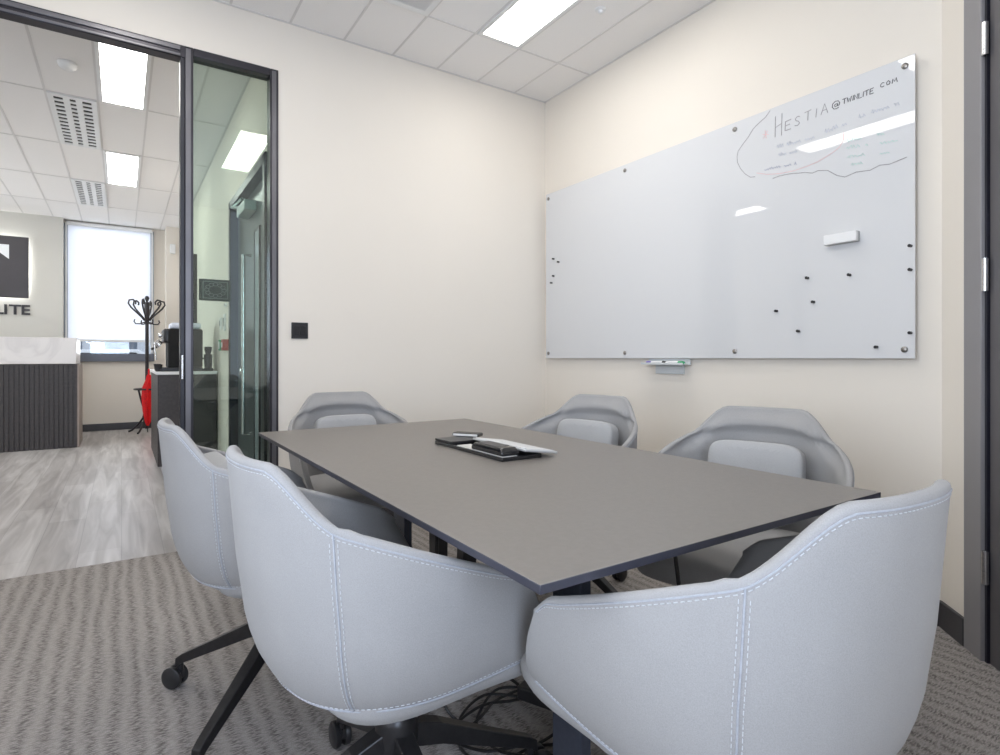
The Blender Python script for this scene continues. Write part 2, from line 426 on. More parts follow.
# booking tablet seen from behind through the sidelight
PAT = mat('tablet_back', (.055, .058, .052), .5, var=(30, .1)); PATL = mat('tablet_pads', (.30, .31, .28), .6, var=(30, .1))
tb = thing('booking_tablet', 'dark tablet fixed to the outside of the glass sidelight, showing its back', 'tablet', (.422, YB + .041, 1.395))
MB().box(-.079, .079, 0, .014, -.058, .058).build('case', PAT, tb, .004)
pp = MB()
for k in range(12):
    a = 2 * PI * k / 12
    pp.tube([(.042 * math.cos(a) + .011 * math.cos(q * PI / 4), -.0006, .031 * math.sin(a) + .009 * math.sin(q * PI / 4)) for q in range(8)], .0018, 5, closed=True)
pp.build('vent_pattern', PATL, tb)
f = MB(); f.box(-.062, -.056, -.001, .0, -.045, .045).box(.056, .062, -.001, .0, -.045, .045).box(-.062, .062, -.001, 0, .042, .047).box(-.062, .062, -.001, 0, -.047, -.042)
f.build('pad', PATL, tb)
sw = thing('light_switch', 'square black light switch on the cream wall beside the glass sidelight', 'light switch', (.852, YB, 1.187))
MB().box(-.046, .046, -.010, 0, -.046, .046).build('plate', BLACKP, sw, .003)
for s_ in (-1, 1):
    MB().box(s_ * .018 - .0155, s_ * .018 + .0155, -.015, -.010, -.026, .026).build('rocker', BLACKM, sw, .002)

# ------------------------------------------------------------------ reception
LX0 = RX0
wl_ = MB()
wl_.box(RX0 - .1, RX0, YB2, 6.7, 0, H).box(RX0 - .1, RX0, 9.2, RY, 0, H).box(RX0 - .1, RX0, 6.7, 9.2, 0, .9).box(RX0 - .1, RX0, 6.7, 9.2, 2.75, H)
struct(wl_.build('wall_reception_left', WALL))
w5 = struct(empty('added_window_5'))  # unseen window added to let brightening side light into the reception
fr = MB()
for yy in (6.7, 7.9, 9.15): fr.box(RX0 - .08, RX0 - .02, yy, yy + .05, .9, 2.75)
fr.box(RX0 - .08, RX0 - .02, 6.7, 9.2, .9, .95).box(RX0 - .08, RX0 - .02, 6.7, 9.2, 2.7, 2.75)
fr.build('window_frame', FRAME, w5, .004)
bx('pane', CLEAR, RX0 - .055, RX0 - .049, 6.75, 9.15, .95, 2.7, w5)
struct(bx('wall_reception_logo', WALLG, RX0, -.66, RY - .17, RY, 0, H))
wr = MB(); WX0, WX1, WZ0, WZ1 = -.66, .40, 1.03, 2.89
wr.box(-.66, WX1, RY, RY + .12, 0, WZ0).box(-.66, WX1, RY, RY + .12, WZ1, H).box(WX1, RX1 + .1, RY, RY + .12, 0, H).box(RX0, -.66, RY, RY + .12, 0, H)
struct(wr.build('wall_reception_far', WALL))
struct(bx('wall_reception_pillar', WALL, .54, RX1, RY - .32, RY, 0, H))
ds0, ds1, dzz = 3.575, 4.93, 2.245
wr = MB(); wr.box(RX1, RX1 + .12, YB2, ds0, 0, H).box(RX1, RX1 + .12, ds1, RY, 0, H).box(RX1, RX1 + .12, ds0, ds1, dzz, H)
struct(wr.build('wall_reception_right', WALL))
w2 = struct(empty('window_2'))
f = MB(); 
f.box(WX0, WX1, RY - .06, RY + .06, WZ0 - .05, WZ0 + .06)
f.build('window_sill', mat('window_frame_grey', (.13, .14, .17), .45, .2, var=(5, .1)), w2, .004)
f = MB(); f.box(WX0, WX0 + .045, RY - .02, RY + .06, WZ0, WZ1).box(WX1 - .045, WX1, RY - .02, RY + .06, WZ0, WZ1).box(WX0, WX1, RY - .02, RY + .06, WZ1 - .04, WZ1)
f.build('window_frame', mat('pale_window_frame', (.42, .44, .48), .45, .2, var=(5, .1)), w2, .004)
bx('pane', CLEAR, WX0 + .045, WX1 - .045, RY + .02, RY + .026, WZ0 + .06, WZ1 - .04, w2)
rb = thing('roller_blind', 'white roller blind drawn most of the way down over the reception window', 'blind', (-.13, RY - .04, WZ1))
MB().box(-.485, .485, -.002, .0, -1.60, -.02).build('cloth', BLIND, rb)
MB().tube([(-.50, .0, .0), (.50, 0, 0)], .028, 16).build('roller', WHITEP, rb, smooth=True)
MB().box(-.485, .485, -.010, .006, -1.63, -1.60).build('bottom_bar', WHITEP, rb, .003)
for a_, b_ in ((-.515, -.497), (.497, .515)): MB().box(a_, b_, -.01, .012, -1.78, 0).build('side_channel', WHITEP, rb)
skirt('baseboard_reception_far', RX0, .54, RY - .014, RY)
skirt('baseboard_reception_right', RX1 - .014, RX1, ds1 + .07, RY - .34)
skirt('baseboard_reception_pillar', .54 - .0, RX1 - .014, RY - .334, RY - .32)
tag(bx('motion_sensor', WHITEP, .585, .655, RY - .37, RY - .319, 2.54, 2.68, None, .012), 'small white motion sensor high on the pillar right of the reception window', 'motion sensor')

# outside the reception window
struct(bx('ground_outside', mat('pale_asphalt', (.42, .43, .45), .9, var=(3, .1)), -8, 8, RY + .3, RY + 30, -.35, -.3))
bd = thing('pale_building', 'pale building across the yard seen below the blind', 'building', (0, RY + 16, -.3))
MB().box(-8, 8, 0, 4, 0, 7).build('wall', mat('pale_cladding', (.72, .74, .78), .7, var=(2, .05)), bd)
FARG = mat('dark_far_glass', (.18, .21, .26), .2, var=(2, .1))
for k in range(-4, 5): MB().box(k * 1.7 - .5, k * 1.7 + .5, -.03, 0, .9, 2.3).build('window', FARG, bd)
car = thing('parked_car', 'white parked car outside, glimpsed under the roller blind', 'car', (-.6, RY + 5.5, -.3))
prof = [(-2.0, .35), (-2.05, .75), (-1.75, .98), (-1.1, 1.05), (-.5, 1.5), (.9, 1.52), (1.55, 1.08), (2.0, .95), (2.05, .5), (1.95, .3)]
MB().prism(prof, Matrix.Translation((0, .85, 0)) @ Matrix.Rotation(PI / 2, 4, 'X'), 1.7).build('body', mat('white_car_paint', (.8, .81, .84), .2, var=(2, .02)), car, .05)
MB().prism([(-.95, 1.07), (-.45, 1.43), (.85, 1.45), (1.3, 1.1)], Matrix.Translation((0, -.851, 0)) @ Matrix.Rotation(PI / 2, 4, 'X'), .01).build('side_window', GASK, car)
for xx in (-1.3, 1.3):
    MB().lathe([(.12, -.02), (.3, -.02), (.32, .03), (.32, .18), (.12, .2)], 24, Matrix.Translation((xx, -.84, .32)) @ Matrix.Rotation(-PI / 2, 4, 'X')).build('wheel', BLACKP, car)

# illuminated logo sign
LOGOB = mat('logo_black_panel', (.05, .045, .05), .45, var=(5, .08))
HALO = mat('halo_light', (1, 1, 1), .5, emit=(.95, .98, 1), estr=9, var=(3, .01))
WHITEE = mat('logo_white', (.62, .63, .63), .5, var=(8, .03), emit=(.9, .95, 1), estr=.25)
YL = RY - .17
sg = thing('logo_sign', 'square dark backlit logo panel with a white corner mark and dark capital letters below', 'sign', (-1.41, YL, 2.2))
MB().box(-.395, .395, -.075, -.045, -.39, .405).build('panel', LOGOB, sg, .004)
MB().box(-.36, .36, -.044, -.040, -.355, .37).build('backlight', HALO, sg)
MX = Matrix.Translation((0, -.0751, 0)) @ Matrix.Rotation(PI / 2, 4, 'X')
MB().prism([(.20, .105), (.20, .29), (-.02, .29), (-.28, .29)][:3], MX, .004).build('corner_mark', WHITEE, sg)
MB().prism([(-.20, -.28), (-.20, .10), (-.26, .10), (-.26, -.28)], MX, .004).build('upright_mark', WHITEE, sg)
def text_mesh(s_, size, ext):
    cu = bpy.data.curves.new('letter_curve', 'FONT'); cu.body = s_; cu.size = size; cu.extrude = ext; cu.offset = .004
    to = bpy.data.objects.new('letter_tmp', cu); C.objects.link(to)
    dg = bpy.context.evaluated_depsgraph_get(); me = bpy.data.meshes.new_from_object(to.evaluated_get(dg))
    bpy.data.objects.remove(to); bpy.data.curves.remove(cu); return me
xs = {'T': .115, 'W': .16, 'I': .058, 'N': .125, 'L': .095, 'E': .11}
word = 'TWINLITE'; cx = .405 - sum(xs[q] for q in word) + .012
LETM = mat('dark_sign_letters', (.03, .028, .032), .5, var=(9, .1))
for ch in word:
    me = text_mesh(ch, .178, .008)
    lo = bpy.data.objects.new('letter', me); C.objects.link(lo); lo.parent = sg
    me.materials.append(LETM)
    lo.rotation_euler = (PI / 2, 0, 0); lo.scale = (1.12, 1, 1)
    lo.location = (cx, -.010, -.60); cx += xs[ch]

# reception desk
DK = ribbed_dark('dark_ribbed_oak', (.045, .038, .037))
desk = thing('reception_desk', 'reception desk with dark ribbed front and thick white marble top', 'desk', (-.42, 8.2, 0))
f = MB(); n = 60; w = 2.6 / n
f.box(-2.6, -.005, .012, .70, .0, .96)
for k in range(n):
    x = -2.6 + k * w; f.box(x + .004, x + w - .004, 0, .012, .0, .96)
f.build('ribbed_body', DK, desk, .002)
bx('marble_top', MARBLE, -2.62, -.012, -.012, .72, .962, 1.262, desk, .006)
bx('end_trim', mat('desk_edge_trim', (.30, .25, .22), .5, var=(8, .1)), -.005, .012, .0, .70, 0, .96, desk)
skirt('baseboard_reception_logo', RX0, -.66, YL - .014, YL)

# coat stand with red umbrella
cs = thing('coat_stand', 'black coat stand with curled hooks by the reception window', 'coat stand', (.295, 9.35, 0))
CSM = mat('dark_bentwood', (.022, .018, .02), .35, var=(30, .2))
pr = [(.022, .05), (.022, 1.5), (.026, 1.52), (.03, 1.6), (.034, 1.78), (.034, 1.80), (.014, 1.81), (.02, 1.83), (.03, 1.855), (.02, 1.885), (0, 1.895)]
MB().lathe(pr, 16).build('pole', CSM, cs, smooth=True)
for k in range(6):
    a = 2 * PI * k / 6 + .25
    P = [(.03, 1.55), (.07, 1.60), (.13, 1.66), (.19, 1.72), (.225, 1.775), (.215, 1.82), (.17, 1.83), (.135, 1.80), (.14, 1.765)]
    if 0: P = [(r * .68, z) for r, z in P]
    MB().tube([(r * math.cos(a), r * math.sin(a), z) for r, z in P], .0115, 7).build('hook', CSM, cs, smooth=True)
for k in range(4):
    a = 2 * PI * k / 4 + .4
    P = [(.02, 1.53), (.09, 1.50), (.145, 1.50), (.165, 1.53), (.155, 1.56)]
    MB().tube([(r * math.cos(a), r * math.sin(a), z) for r, z in P], .009, 7).build('lower_hook', CSM, cs, smooth=True)
MB().tube([(.15 * math.cos(2 * PI * k / 28), .15 * math.sin(2 * PI * k / 28), .60) for k in range(28)], .012, 7, closed=True).build('umbrella_ring', CSM, cs, smooth=True)
MB().box(-.15, .15, -.01, .01, .592, .608).build('ring_bar', CSM, cs)
for k in range(4):
    a = 2 * PI * k / 4 + PI / 4 + .3
    P = [(.02, .60), (.11, .58), (.07, .42), (.03, .30), (.05, .20), (.12, .10), (.20, .03), (.24, .014)]
    MB().tube([(r * math.cos(a), r * math.sin(a), z) for r, z in P], .014, 7).build('foot', CSM, cs, smooth=True)
um = thing('umbrella', 'closed red umbrella standing in the ring of the black coat stand', 'umbrella', (.300, 9.26, .10))
RED = mat('red_umbrella_cloth', (.75, .008, .012), .55, var=(40, .15))
rings = []
for z, r in ((.0, .012), (.05, .03), (.2, .055), (.4, .07), (.52, .066), (.62, .035), (.70, .018)):
    rings.append([((r * (1 + .28 * math.cos(7 * 2 * PI * i / 42))) * math.cos(2 * PI * i / 42) + .02 * z, (r * (1 + .28 * math.cos(7 * 2 * PI * i / 42))) * math.sin(2 * PI * i / 42), z) for i in range(42)])
MB().rings(rings).build('canopy', RED, um)
MB().tube([(0, 0, -.09), (.0, 0, .02)], .006, 8).build('tip', BLACKP, um)
MB().tube([(.014, 0, .69), (.016, 0, .78)], .011, 8).build('handle', RED, um, smooth=True)

# coffee counter
cb = thing('coffee_counter', 'dark wooden coffee counter with white worktop against the reception wall', 'cabinet', (.27, 5.75, 0))
MB().box(.0, .45, .0, 1.30, .09, .885).build('cabinet', DK, cb, .003)
f = MB()
for k in range(26): f.box(-.010, .0, .004 + k * .05, .046 + k * .05, .09, .885)
f.build('ribbed_front', DK, cb, .002)
MB().box(.035, .45, .03, 1.28, 0, .09).build('plinth', mat('plinth_grey', (.35, .34, .34), .5, var=(5, .05)), cb)
MB().box(-.02, .455, -.012, 1.31, .885, .912).build('worktop', WHITEP, cb, .003)
cm = thing('coffee_machine', 'black coffee machine with chrome group head on the white counter', 'coffee machine', (.36, 5.93, .913))
MB().box(-.02, .25, -.16, .20, .03, .375).build('body', mat('matt_black_casing', (.012, .012, .012), .65, spec=.25, var=(20, .2)), cm, .015)
MB().box(-.09, .25, -.16, .20, .0, .035).build('drip_tray', BLACKP, cm, .006)
MB().box(-.055, .06, -.15, .19, .25, .375).build('head', BLACKP, cm, .02)
for yy in (-.09, .03):
    gh = MB().lathe([(.032, 0), (.034, .03), (.022, .05)], 18, Matrix.Translation((-.075, yy, .225)) @ Matrix.Rotation(-.9, 4, 'Y')).build('group_head', STEEL, cm, smooth=True)
    MB().tube([(-.08, yy, .225), (-.14, yy - .01, .195)], [.008, .011], 8).build('filter_handle', BLACKP, gh, smooth=True)
MB().tube([(-.06, -.13, .30), (-.12, -.14, .25), (-.11, -.14, .10)], .006, 8).build('steam_wand', STEEL, cm, smooth=True)
MB().lathe([(.02, 0), (.022, .02), (.02, .03)], 16, Matrix.Translation((-.058, -.05, .315)) @ Matrix.Rotation(-PI / 2, 4, 'Y')).build('dial', STEEL, cm, smooth=True)
TANK = mat('milky_tank', (.72, .76, .85), .25, var=(5, .05))
MB().box(.0, .24, -.14, .18, .376, .43).build('water_tank', TANK, cm, .018)
cg = 'small cups beside the coffee machine'
cup = tag(MB().lathe([(.018, 0), (.022, .004), (.032, .05), (.034, .06), (.031, .06), (.027, .01), (0, .008)], 20).build('cup', BLACKP, None, smooth=True, loc=(.265, 5.785, .913)), 'small dark cup nearest the front edge of the coffee counter', 'cup', cg)
c2 = cup.copy(); C.objects.link(c2); c2.location = (.29, 6.45, .913); c2['label'] = 'small dark cup on the coffee counter beyond the coffee machine'
# tall tapered screen and grinder behind the glass
gr = thing('coffee_grinder', 'dark coffee grinder at the wall end of the counter behind the glass', 'grinder', (.655, 5.80, .913))
MB().lathe([(.045, 0), (.045, .02), (.03, .03), (.034, .10), (.036, .15)], 18).build('body', BLACKP, gr, smooth=True)
MB().lathe([(.02, .15), (.03, .19), (.032, .215), (.02, .22)], 18).build('hopper', GASK, gr, smooth=True)
MB().tube([(-.02, 0, .12), (-.075, 0, .10), (-.08, 0, .02)], .008, 8).build('spout', BLACKP, gr, smooth=True)
wp = thing('wall_screen', 'tall dark screen hung flat on the reception wall beyond the coffee machine', 'screen', (RX1, 7.7, 1.75))
MB().box(-.06, 0, -.24, .24, -.48, .48).build('frame', BLACKM, wp, .004)
MB().box(-.063, -.06, -.22, .22, -.46, .46).build('display', mat('dim_display', (.05, .06, .06), .2, var=(2, .1)), wp)

# reception side door (dark leaf with a narrow vision panel)
d2 = struct(empty('door_2'))
X0 = RX1
f = MB(); f.box(X0 - .03, X0 + .12, ds0, ds0 + .06, 0, dzz).box(X0 - .03, X0 + .12, ds1 - .06, ds1, 0, dzz).box(X0 - .03, X0 + .12, ds0, ds1, dzz - .06, dzz)
f.build('door_frame', FRAME, d2, .003)
DL2 = mat('slate_door_leaf', (.10, .115, .12), .28, .2, var=(3, .08))
MB().box(X0 + .03, X0 + .075, ds0 + .06, ds1 - .06, .01, dzz - .06).build('door_leaf', DL2, d2, .002)
MB().box(X0 + .024, X0 + .03, 4.02, 4.16, .35, 1.88).build('vision_panel', mat('grey_vision_glass', (.35, .40, .42), .08, var=(1, .05)), d2)
f = MB(); f.box(X0 + .02, X0 + .03, 4.00, 4.02, .33, 1.90).box(X0 + .02, X0 + .03, 4.16, 4.18, .33, 1.90).box(X0 + .02, X0 + .03, 4.0, 4.18, 1.88, 1.90)
f.build('vision_trim', FRAME, d2)
MB().tube([(X0 + .03, 4.33, .5), (X0 - .02, 4.33, .5), (X0 - .02, 4.33, 1.75), (X0 + .03, 4.33, 1.75)], .013, 10).build('pull_bar', STEEL, d2, smooth=True)
CLO = mat('green_grey_closer', (.42, .50, .47), .35, .4, var=(5, .05))
cl = MB().box(X0 - .05, X0 + .03, 4.12, 4.42, 2.02, 2.09).build('door_closer', CLO, d2, .006)
MB().tube([(X0 - .02, 4.38, 2.09), (X0 - .05, 4.62, 2.14), (X0 - .01, 4.45, 2.17)], .011, 8).build('closer_arm', CLO, cl, smooth=True)
MB().lathe([(.03, 0), (.03, .012), (.02, .018)], 20, Matrix.Translation((X0 + .03, 4.70, .93)) @ Matrix.Rotation(-PI / 2, 4, 'Y')).build('lock', STEEL, d2, smooth=True)
GRN = mat('green_call_point', (.02, .30, .13), .4, var=(8, .1)); REDP = mat('red_call_point', (.42, .06, .05), .4, var=(8, .1))
gc = thing('door_release', 'small green break-glass box on the reception wall beside the dark door', 'door release', (RX1 + .001, 5.30, 1.137))
MB().box(-.05, 0, -.045, .045, -.045, .045).build('box', GRN, gc, .004); MB().box(-.053, -.05, -.03, .03, -.03, .03).build('glass', WHITEP, gc)
rc = thing('fire_alarm', 'small red fire alarm box beside the green door release', 'fire alarm', (RX1 + .001, 5.14, 1.137))
MB().box(-.05, 0, -.045, .045, -.045, .045).build('box', REDP, rc, .004); MB().box(-.053, -.05, -.028, .028, -.02, .02).build('glass', WHITEP, rc)
wl = ['upper row, nearer the window', 'beside the door', 'under the other two']
for (yy, zz, hh, lb) in ((5.52, 1.33, .10, 'white wall switch farther from the dark door, above the green release'), (5.30, 1.33, .14, 'tall white wall switch nearer the dark door, above the alarm boxes'), (5.24, 1.47, .03, 'tiny white sensor on the wall just under the tablet')):
    t = thing('wall_switch', lb, 'wall switch', (RX1, yy, zz), 0, 'white switches on the reception wall')
    MB().box(-.012, 0, -.04, .04, -hh / 2, hh / 2).build('plate', WHITEP, t, .002)
    MB().box(-.02, -.012, -.014, .014, -hh / 4, hh / 4).build('rocker', mat('switch_grey', (.45, .45, .44), .4, var=(9, .05)), t)

# ------------------------------------------------------------------ whiteboard
BX = 2.600
by0, by1, bz0, bz1 = .984, 3.33, 1.028, 2.226
wbd = thing('whiteboard', 'large frameless white glass board with handwriting, bolted to the right wall', 'whiteboard', (BX, (by0 + by1) / 2, bz0))
ox, oy, oz = BX, (by0 + by1) / 2, bz0
MB().box(0, .006, by0 - oy, by1 - oy, 0, bz1 - oz).build('glass_panel', [BOARD], wbd, .0012)
BOLT = mat('steel_bolt_head', (.30, .28, .26), .35, .8, var=(50, .1))
for (y, z) in ((1.018, 2.19), (1.776, 2.19), (2.538, 2.19), (3.30, 2.19), (3.30, 1.064), (2.538, 1.062), (1.776, 1.064), (1.02, 1.064)):
    MB().lathe([(.012, 0), (.012, .005), (.008, .008), (0, .008)], 18, Matrix.Translation((0, y - oy, z - oz)) @ Matrix.Rotation(-PI / 2, 4, 'Y')).build('bolt', BOLT, wbd)
    MB().lathe([(.009, 0), (.009, .025)], 12, Matrix.Translation((.0295, y - oy, z - oz)) @ Matrix.Rotation(-PI / 2, 4, 'Y')).build('standoff', STEEL, wbd)
# handwriting: strokes on the board surface, x = to the right (-Y), y = up
LET = {
 'H': [[(0, 0), (.05, 1)], [(.72, -.02), (.76, 1.04)], [(.03, .46), (.74, .56)]],
 'E': [[(.08, 1), (0, 0)], [(.06, .98), (.8, 1.04)], [(.05, .52), (.65, .56)], [(0, 0), (.8, .02)]],
 'S': [[(.75, .9), (.4, 1), (.08, .8), (.2, .58), (.6, .42), (.7, .18), (.4, 0), (0, .08)]],
 'T': [[(0, .95), (.9, 1.02)], [(.48, 1), (.42, 0)]],
 'I': [[(.25, 1), (.1, 0)]],
 'A': [[(0, 0), (.45, 1), (.78, 0)], [(.14, .36), (.68, .38)]],
 '@': [[(.72, .4), (.62, .62), (.42, .62), (.32, .42), (.45, .28), (.64, .36), (.72, .62)], [(.72, .62), (.68, .32), (.88, .34), (.98, .6), (.82, .92), (.45, 1), (.1, .76), (.04, .38), (.25, .06), (.6, 0), (.86, .12)]],
 'W': [[(0, 1), (.22, 0), (.45, .7), (.68, 0), (.95, 1.02)]],
 'N': [[(0, 0), (.06, 1), (.66, 0), (.74, 1)]],
 'L': [[(.08, 1), (0, 0), (.66, .02)]],
 'C': [[(.8, .86), (.45, 1), (.1, .66), (.08, .28), (.4, 0), (.8, .14)]],
 'O': [[(.42, 1), (.08, .62), (.2, .08), (.6, .06), (.8, .55), (.42, 1)]],
 'M': [[(0, 0), (.14, 1), (.46, .3), (.8, 1), (.98, 0)]],
 '.': [[(.2, 0), (.28, .04)]],
 'w': [[(0, 1), (.2, 0), (.45, .6), (.7, 0), (.9, 1)]],
}
def stroke_mb(strokes, r):
    mb = MB()
    for st in strokes:
        mb.tube([(-.0004, y, z) for y, z in st], r, 5)
    return mb
def write(text, y, z, h, wfac, gap, strokes, slant=0.0, jit=.0):
    for ch in text:
        if ch == ' ': y -= h * .45; continue
        for st in LET[ch]:
            strokes.append([(y - px_ * h * wfac - jit * random.uniform(-1, 1), z + py_ * h + jit * random.uniform(-1, 1)) for px_, py_ in st])
        wd = max(p[0] for s_ in LET[ch] for p in s_)
        y -= (wd * wfac + gap) * h; z += slant * h
    return y, z
def ink(name, m, strokes, r):
    return stroke_mb([[(y - oy, z - oz) for y, z in s_] for s_ in strokes], r).build(name, m, wbd)
INKB = mat('black_marker_ink', (.085, .08, .085), .6, var=(60, .3)); INKG = mat('grey_marker_ink', (.33, .31, .32), .6, var=(60, .2)); INKF = mat('faint_blue_ink', (.56, .58, .65), .6, var=(40, .1))
INKR = mat('faint_red_ink', (.78, .52, .52), .6, var=(40, .1)); INKT = mat('faint_green_ink', (.52, .70, .645), .6, var=(40, .1)); INKD = mat('blue_grey_ink', (.42, .43, .54), .6, var=(40, .1))
s1 = []; write('H', 1.562, 2.082, .098, .46, .1, s1); write('E', 1.513, 2.096, .043, .85, .1, s1); write('S', 1.466, 2.101, .042, .75, .1, s1); write('T', 1.420, 2.108, .042, .8, 0, s1)
write('I', 1.372, 2.109, .038, .7, 0, s1); write('A', 1.347, 2.112, .044, .85, 0, s1)
ink('handwriting', INKG, s1, .0017)
s2 = []; write('@', 1.300, 2.116, .034, 1.0, 0, s2); word_lists = [[], []]; write('TWINLITE', 1.256, 2.126, .021, .86, .17, word_lists[0], .008); write('COM', 1.108, 2.139, .0175, 1.05, .42, word_lists[1], .0)
ink('handwriting', INKB, s2, .0017)
for wd_ in word_lists: ink('handwriting', INKB, wd_, .0017)
ink('outline_loop', INKG, [[(1.587, 2.218), (1.61, 2.195), (1.66, 2.17), (1.676, 2.159), (1.70, 2.13), (1.735, 2.098), (1.758, 2.075), (1.764, 2.05), (1.762, 2.02), (1.745, 1.983), (1.72, 1.95), (1.69, 1.925), (1.665, 1.921)],
     [(1.573, 1.888), (1.54, 1.892), (1.50, 1.889), (1.476, 1.886), (1.45, 1.88), (1.42, 1.876), (1.385, 1.863), (1.36, 1.868), (1.318, 1.857), (1.28, 1.825), (1.246, 1.809), (1.20, 1.818), (1.146, 1.811), (1.11, 1.822), (1.073, 1.816), (1.05, 1.82), (1.012, 1.827)]], .0016)
ink('red_marks', INKR, [[(1.657, 1.937), (1.60, 1.915), (1.537, 1.902), (1.47, 1.897), (1.409, 1.901), (1.36, 1.908), (1.329, 1.918), (1.29, 1.932), (1.268, 1.945), (1.252, 1.97), (1.25, 2.002)],
     [(1.625, 2.115), (1.595, 2.105)], [(1.612, 2.13), (1.607, 2.09)], [(1.622, 2.095), (1.598, 2.125)]], .0015)
def scrib(y0, z0, y1, z1, h, n):
    st = []; words = max(1, n // 6); k = 0
    out = []
    while k < n:
        ln = min(random.randint(3, 7), n - k); cur = []
        for q in range(ln * 3):
            t = (k + q / 3) / n
            cur.append((y0 + (y1 - y0) * t, z0 + (z1 - z0) * t + h * (.5 + .5 * math.sin(q * 2.2 + random.uniform(-.6, .6))) * random.uniform(.4, 1)))
        out.append(cur); k += ln + 1
    return out
for a_ in ((1.553, 2.024, 1.36, 2.014, .022, 16), (1.33, 2.022, 1.235, 2.03, .022, 8), (1.19, 2.038, 1.16, 2.042, .02, 3), (1.14, 2.042, 1.035, 2.042, .022, 9), (1.545, 1.985, 1.45, 1.975, .022, 9)):
    ink('faint_handwriting', INKF, scrib(*a_), .0015)
ink('faint_handwriting', INKD, scrib(1.617, 1.936, 1.455, 1.922, .016, 13), .0015)
for a_ in ((1.24, 1.955, 1.16, 1.945, .02, 6), (1.24, 1.925, 1.15, 1.915, .02, 6), (1.235, 1.885, 1.16, 1.875, .018, 5), (1.12, 1.945, 1.09, 1.94, .02, 3), (1.11, 1.905, 1.04, 1.895, .018, 5), (1.22, 1.85, 1.17, 1.845, .016, 4), (1.11, 1.865, 1.07, 1.86, .016, 3)):
    ink('green_handwriting', INKT, scrib(*a_), .0015)
# magnets
MAG = mat('dark_magnet', (.035, .033, .035), .35, .4, var=(50, .2))
def magnet(y, z, lab, grp='small dark magnets on the whiteboard'):
    global mag0
    if mag0 is None:
        o = MB().lathe([(.006, 0), (.006, .005), (.0045, .009), (.0065, .013), (.0065, .016), (0, .0165)], 16, Matrix.Rotation(-PI / 2, 4, 'Y')).build('magnet', MAG, None, smooth=True); mag0 = o
    else:
        o = mag0.copy(); C.objects.link(o)
    o.location = (BX - .0002, y, z); tag(o, lab, 'magnet', grp)
mag0 = None
for y, z, lab in ((1.225, 1.385, 'small dark magnet on the whiteboard, directly below the eraser'),
                  (1.405, 1.393, 'small dark magnet on the whiteboard, first to the left of the one below the eraser'),
                  (1.378, 1.282, 'small dark magnet in the middle of the scattered magnets on the whiteboard'),
                  (1.552, 1.253, 'small dark magnet farthest left of the scattered group below the eraser'),
                  (1.446, 1.154, 'small dark magnet lowest of the scattered group below the eraser'),
                  (1.12, 1.075, 'small dark magnet near the bottom edge of the whiteboard, beside its lower right corner bolt'),
                  (.998, 1.472, 'small dark magnet on the right edge of the whiteboard, uppermost of three'),
                  (.998, 1.378, 'small dark magnet on the right edge of the whiteboard, middle of three'),
                  (.998, 1.129, 'small dark magnet on the right edge of the whiteboard, just above the corner bolt'),
                  (3.236, 1.743, 'small dark magnet at the left of the whiteboard, topmost of four'),
                  (3.18, 1.713, 'small dark magnet at the left of the whiteboard, rightmost of four'),
                  (3.236, 1.62, 'small dark magnet at the left of the whiteboard, second from the bottom of four'),
                  (3.259, 1.573, 'small dark magnet at the left of the whiteboard, lowest of four')):
    magnet(y, z, lab)
er = thing('board_eraser', 'white magnetic eraser stuck on the right part of the whiteboard', 'eraser', (BX, 1.252, 1.544))
MB().box(-.034, -.012, -.068, .068, -.022, .022).build('body', WHITEP, er, .004)
MB().box(-.012, -.0003, -.066, .066, -.021, .021).build('felt_pad', mat('grey_felt', (.45, .45, .44), .9, var=(200, .1)), er, .001)
tr = thing('pen_tray', 'small clear pen tray clipped under the whiteboard', 'pen tray', (2.605, 2.21, 1.004))
TRAYM = mat('frosted_tray', (.62, .64, .64), .3, var=(5, .03))
f = MB(); f.box(-.055, .012, -.15, .15, -.012, -.008).box(-.058, -.055, -.15, .15, -.012, .0).box(.008, .012, -.15, .15, -.012, .022)
f.build('shelf', TRAYM, tr, .001)
MB().box(.012, .0245, -.10, .10, -.065, -.012).build('bracket', TRAYM, tr, .001)
PURP = mat('purple_cap', (.16, .12, .42), .4, var=(9, .05)); GRC = mat('green_cap', (.02, .30, .12), .4, var=(9, .05))
def marker(y0, y1, capm, lab, x):
    t = thing('marker_pen', lab, 'marker pen', (x, (y0 + y1) / 2, 1.004))
    s_ = 1 if y1 > y0 else -1; L_ = abs(y1 - y0)
    R_ = Matrix.Rotation(-s_ * PI / 2, 4, 'X')
    MB().lathe([(.0085, -.5 * L_), (.0085, .2 * L_)], 16, R_).build('barrel', WHITEP, t, smooth=False)
    MB().lathe([(.0092, .2 * L_), (.0092, .42 * L_), (.006, .5 * L_)], 16, R_).build('cap', capm, t)
    MB().lathe([(.0089, -.5 * L_), (.0089, -.44 * L_)], 16, R_).build('end_plug', BLACKP, t)
marker(2.215, 2.345, PURP, 'white marker pen with purple cap on the left of the pen tray', 2.578)
marker(2.205, 2.072, GRC, 'white marker pen with green cap on the right of the pen tray', 2.578)

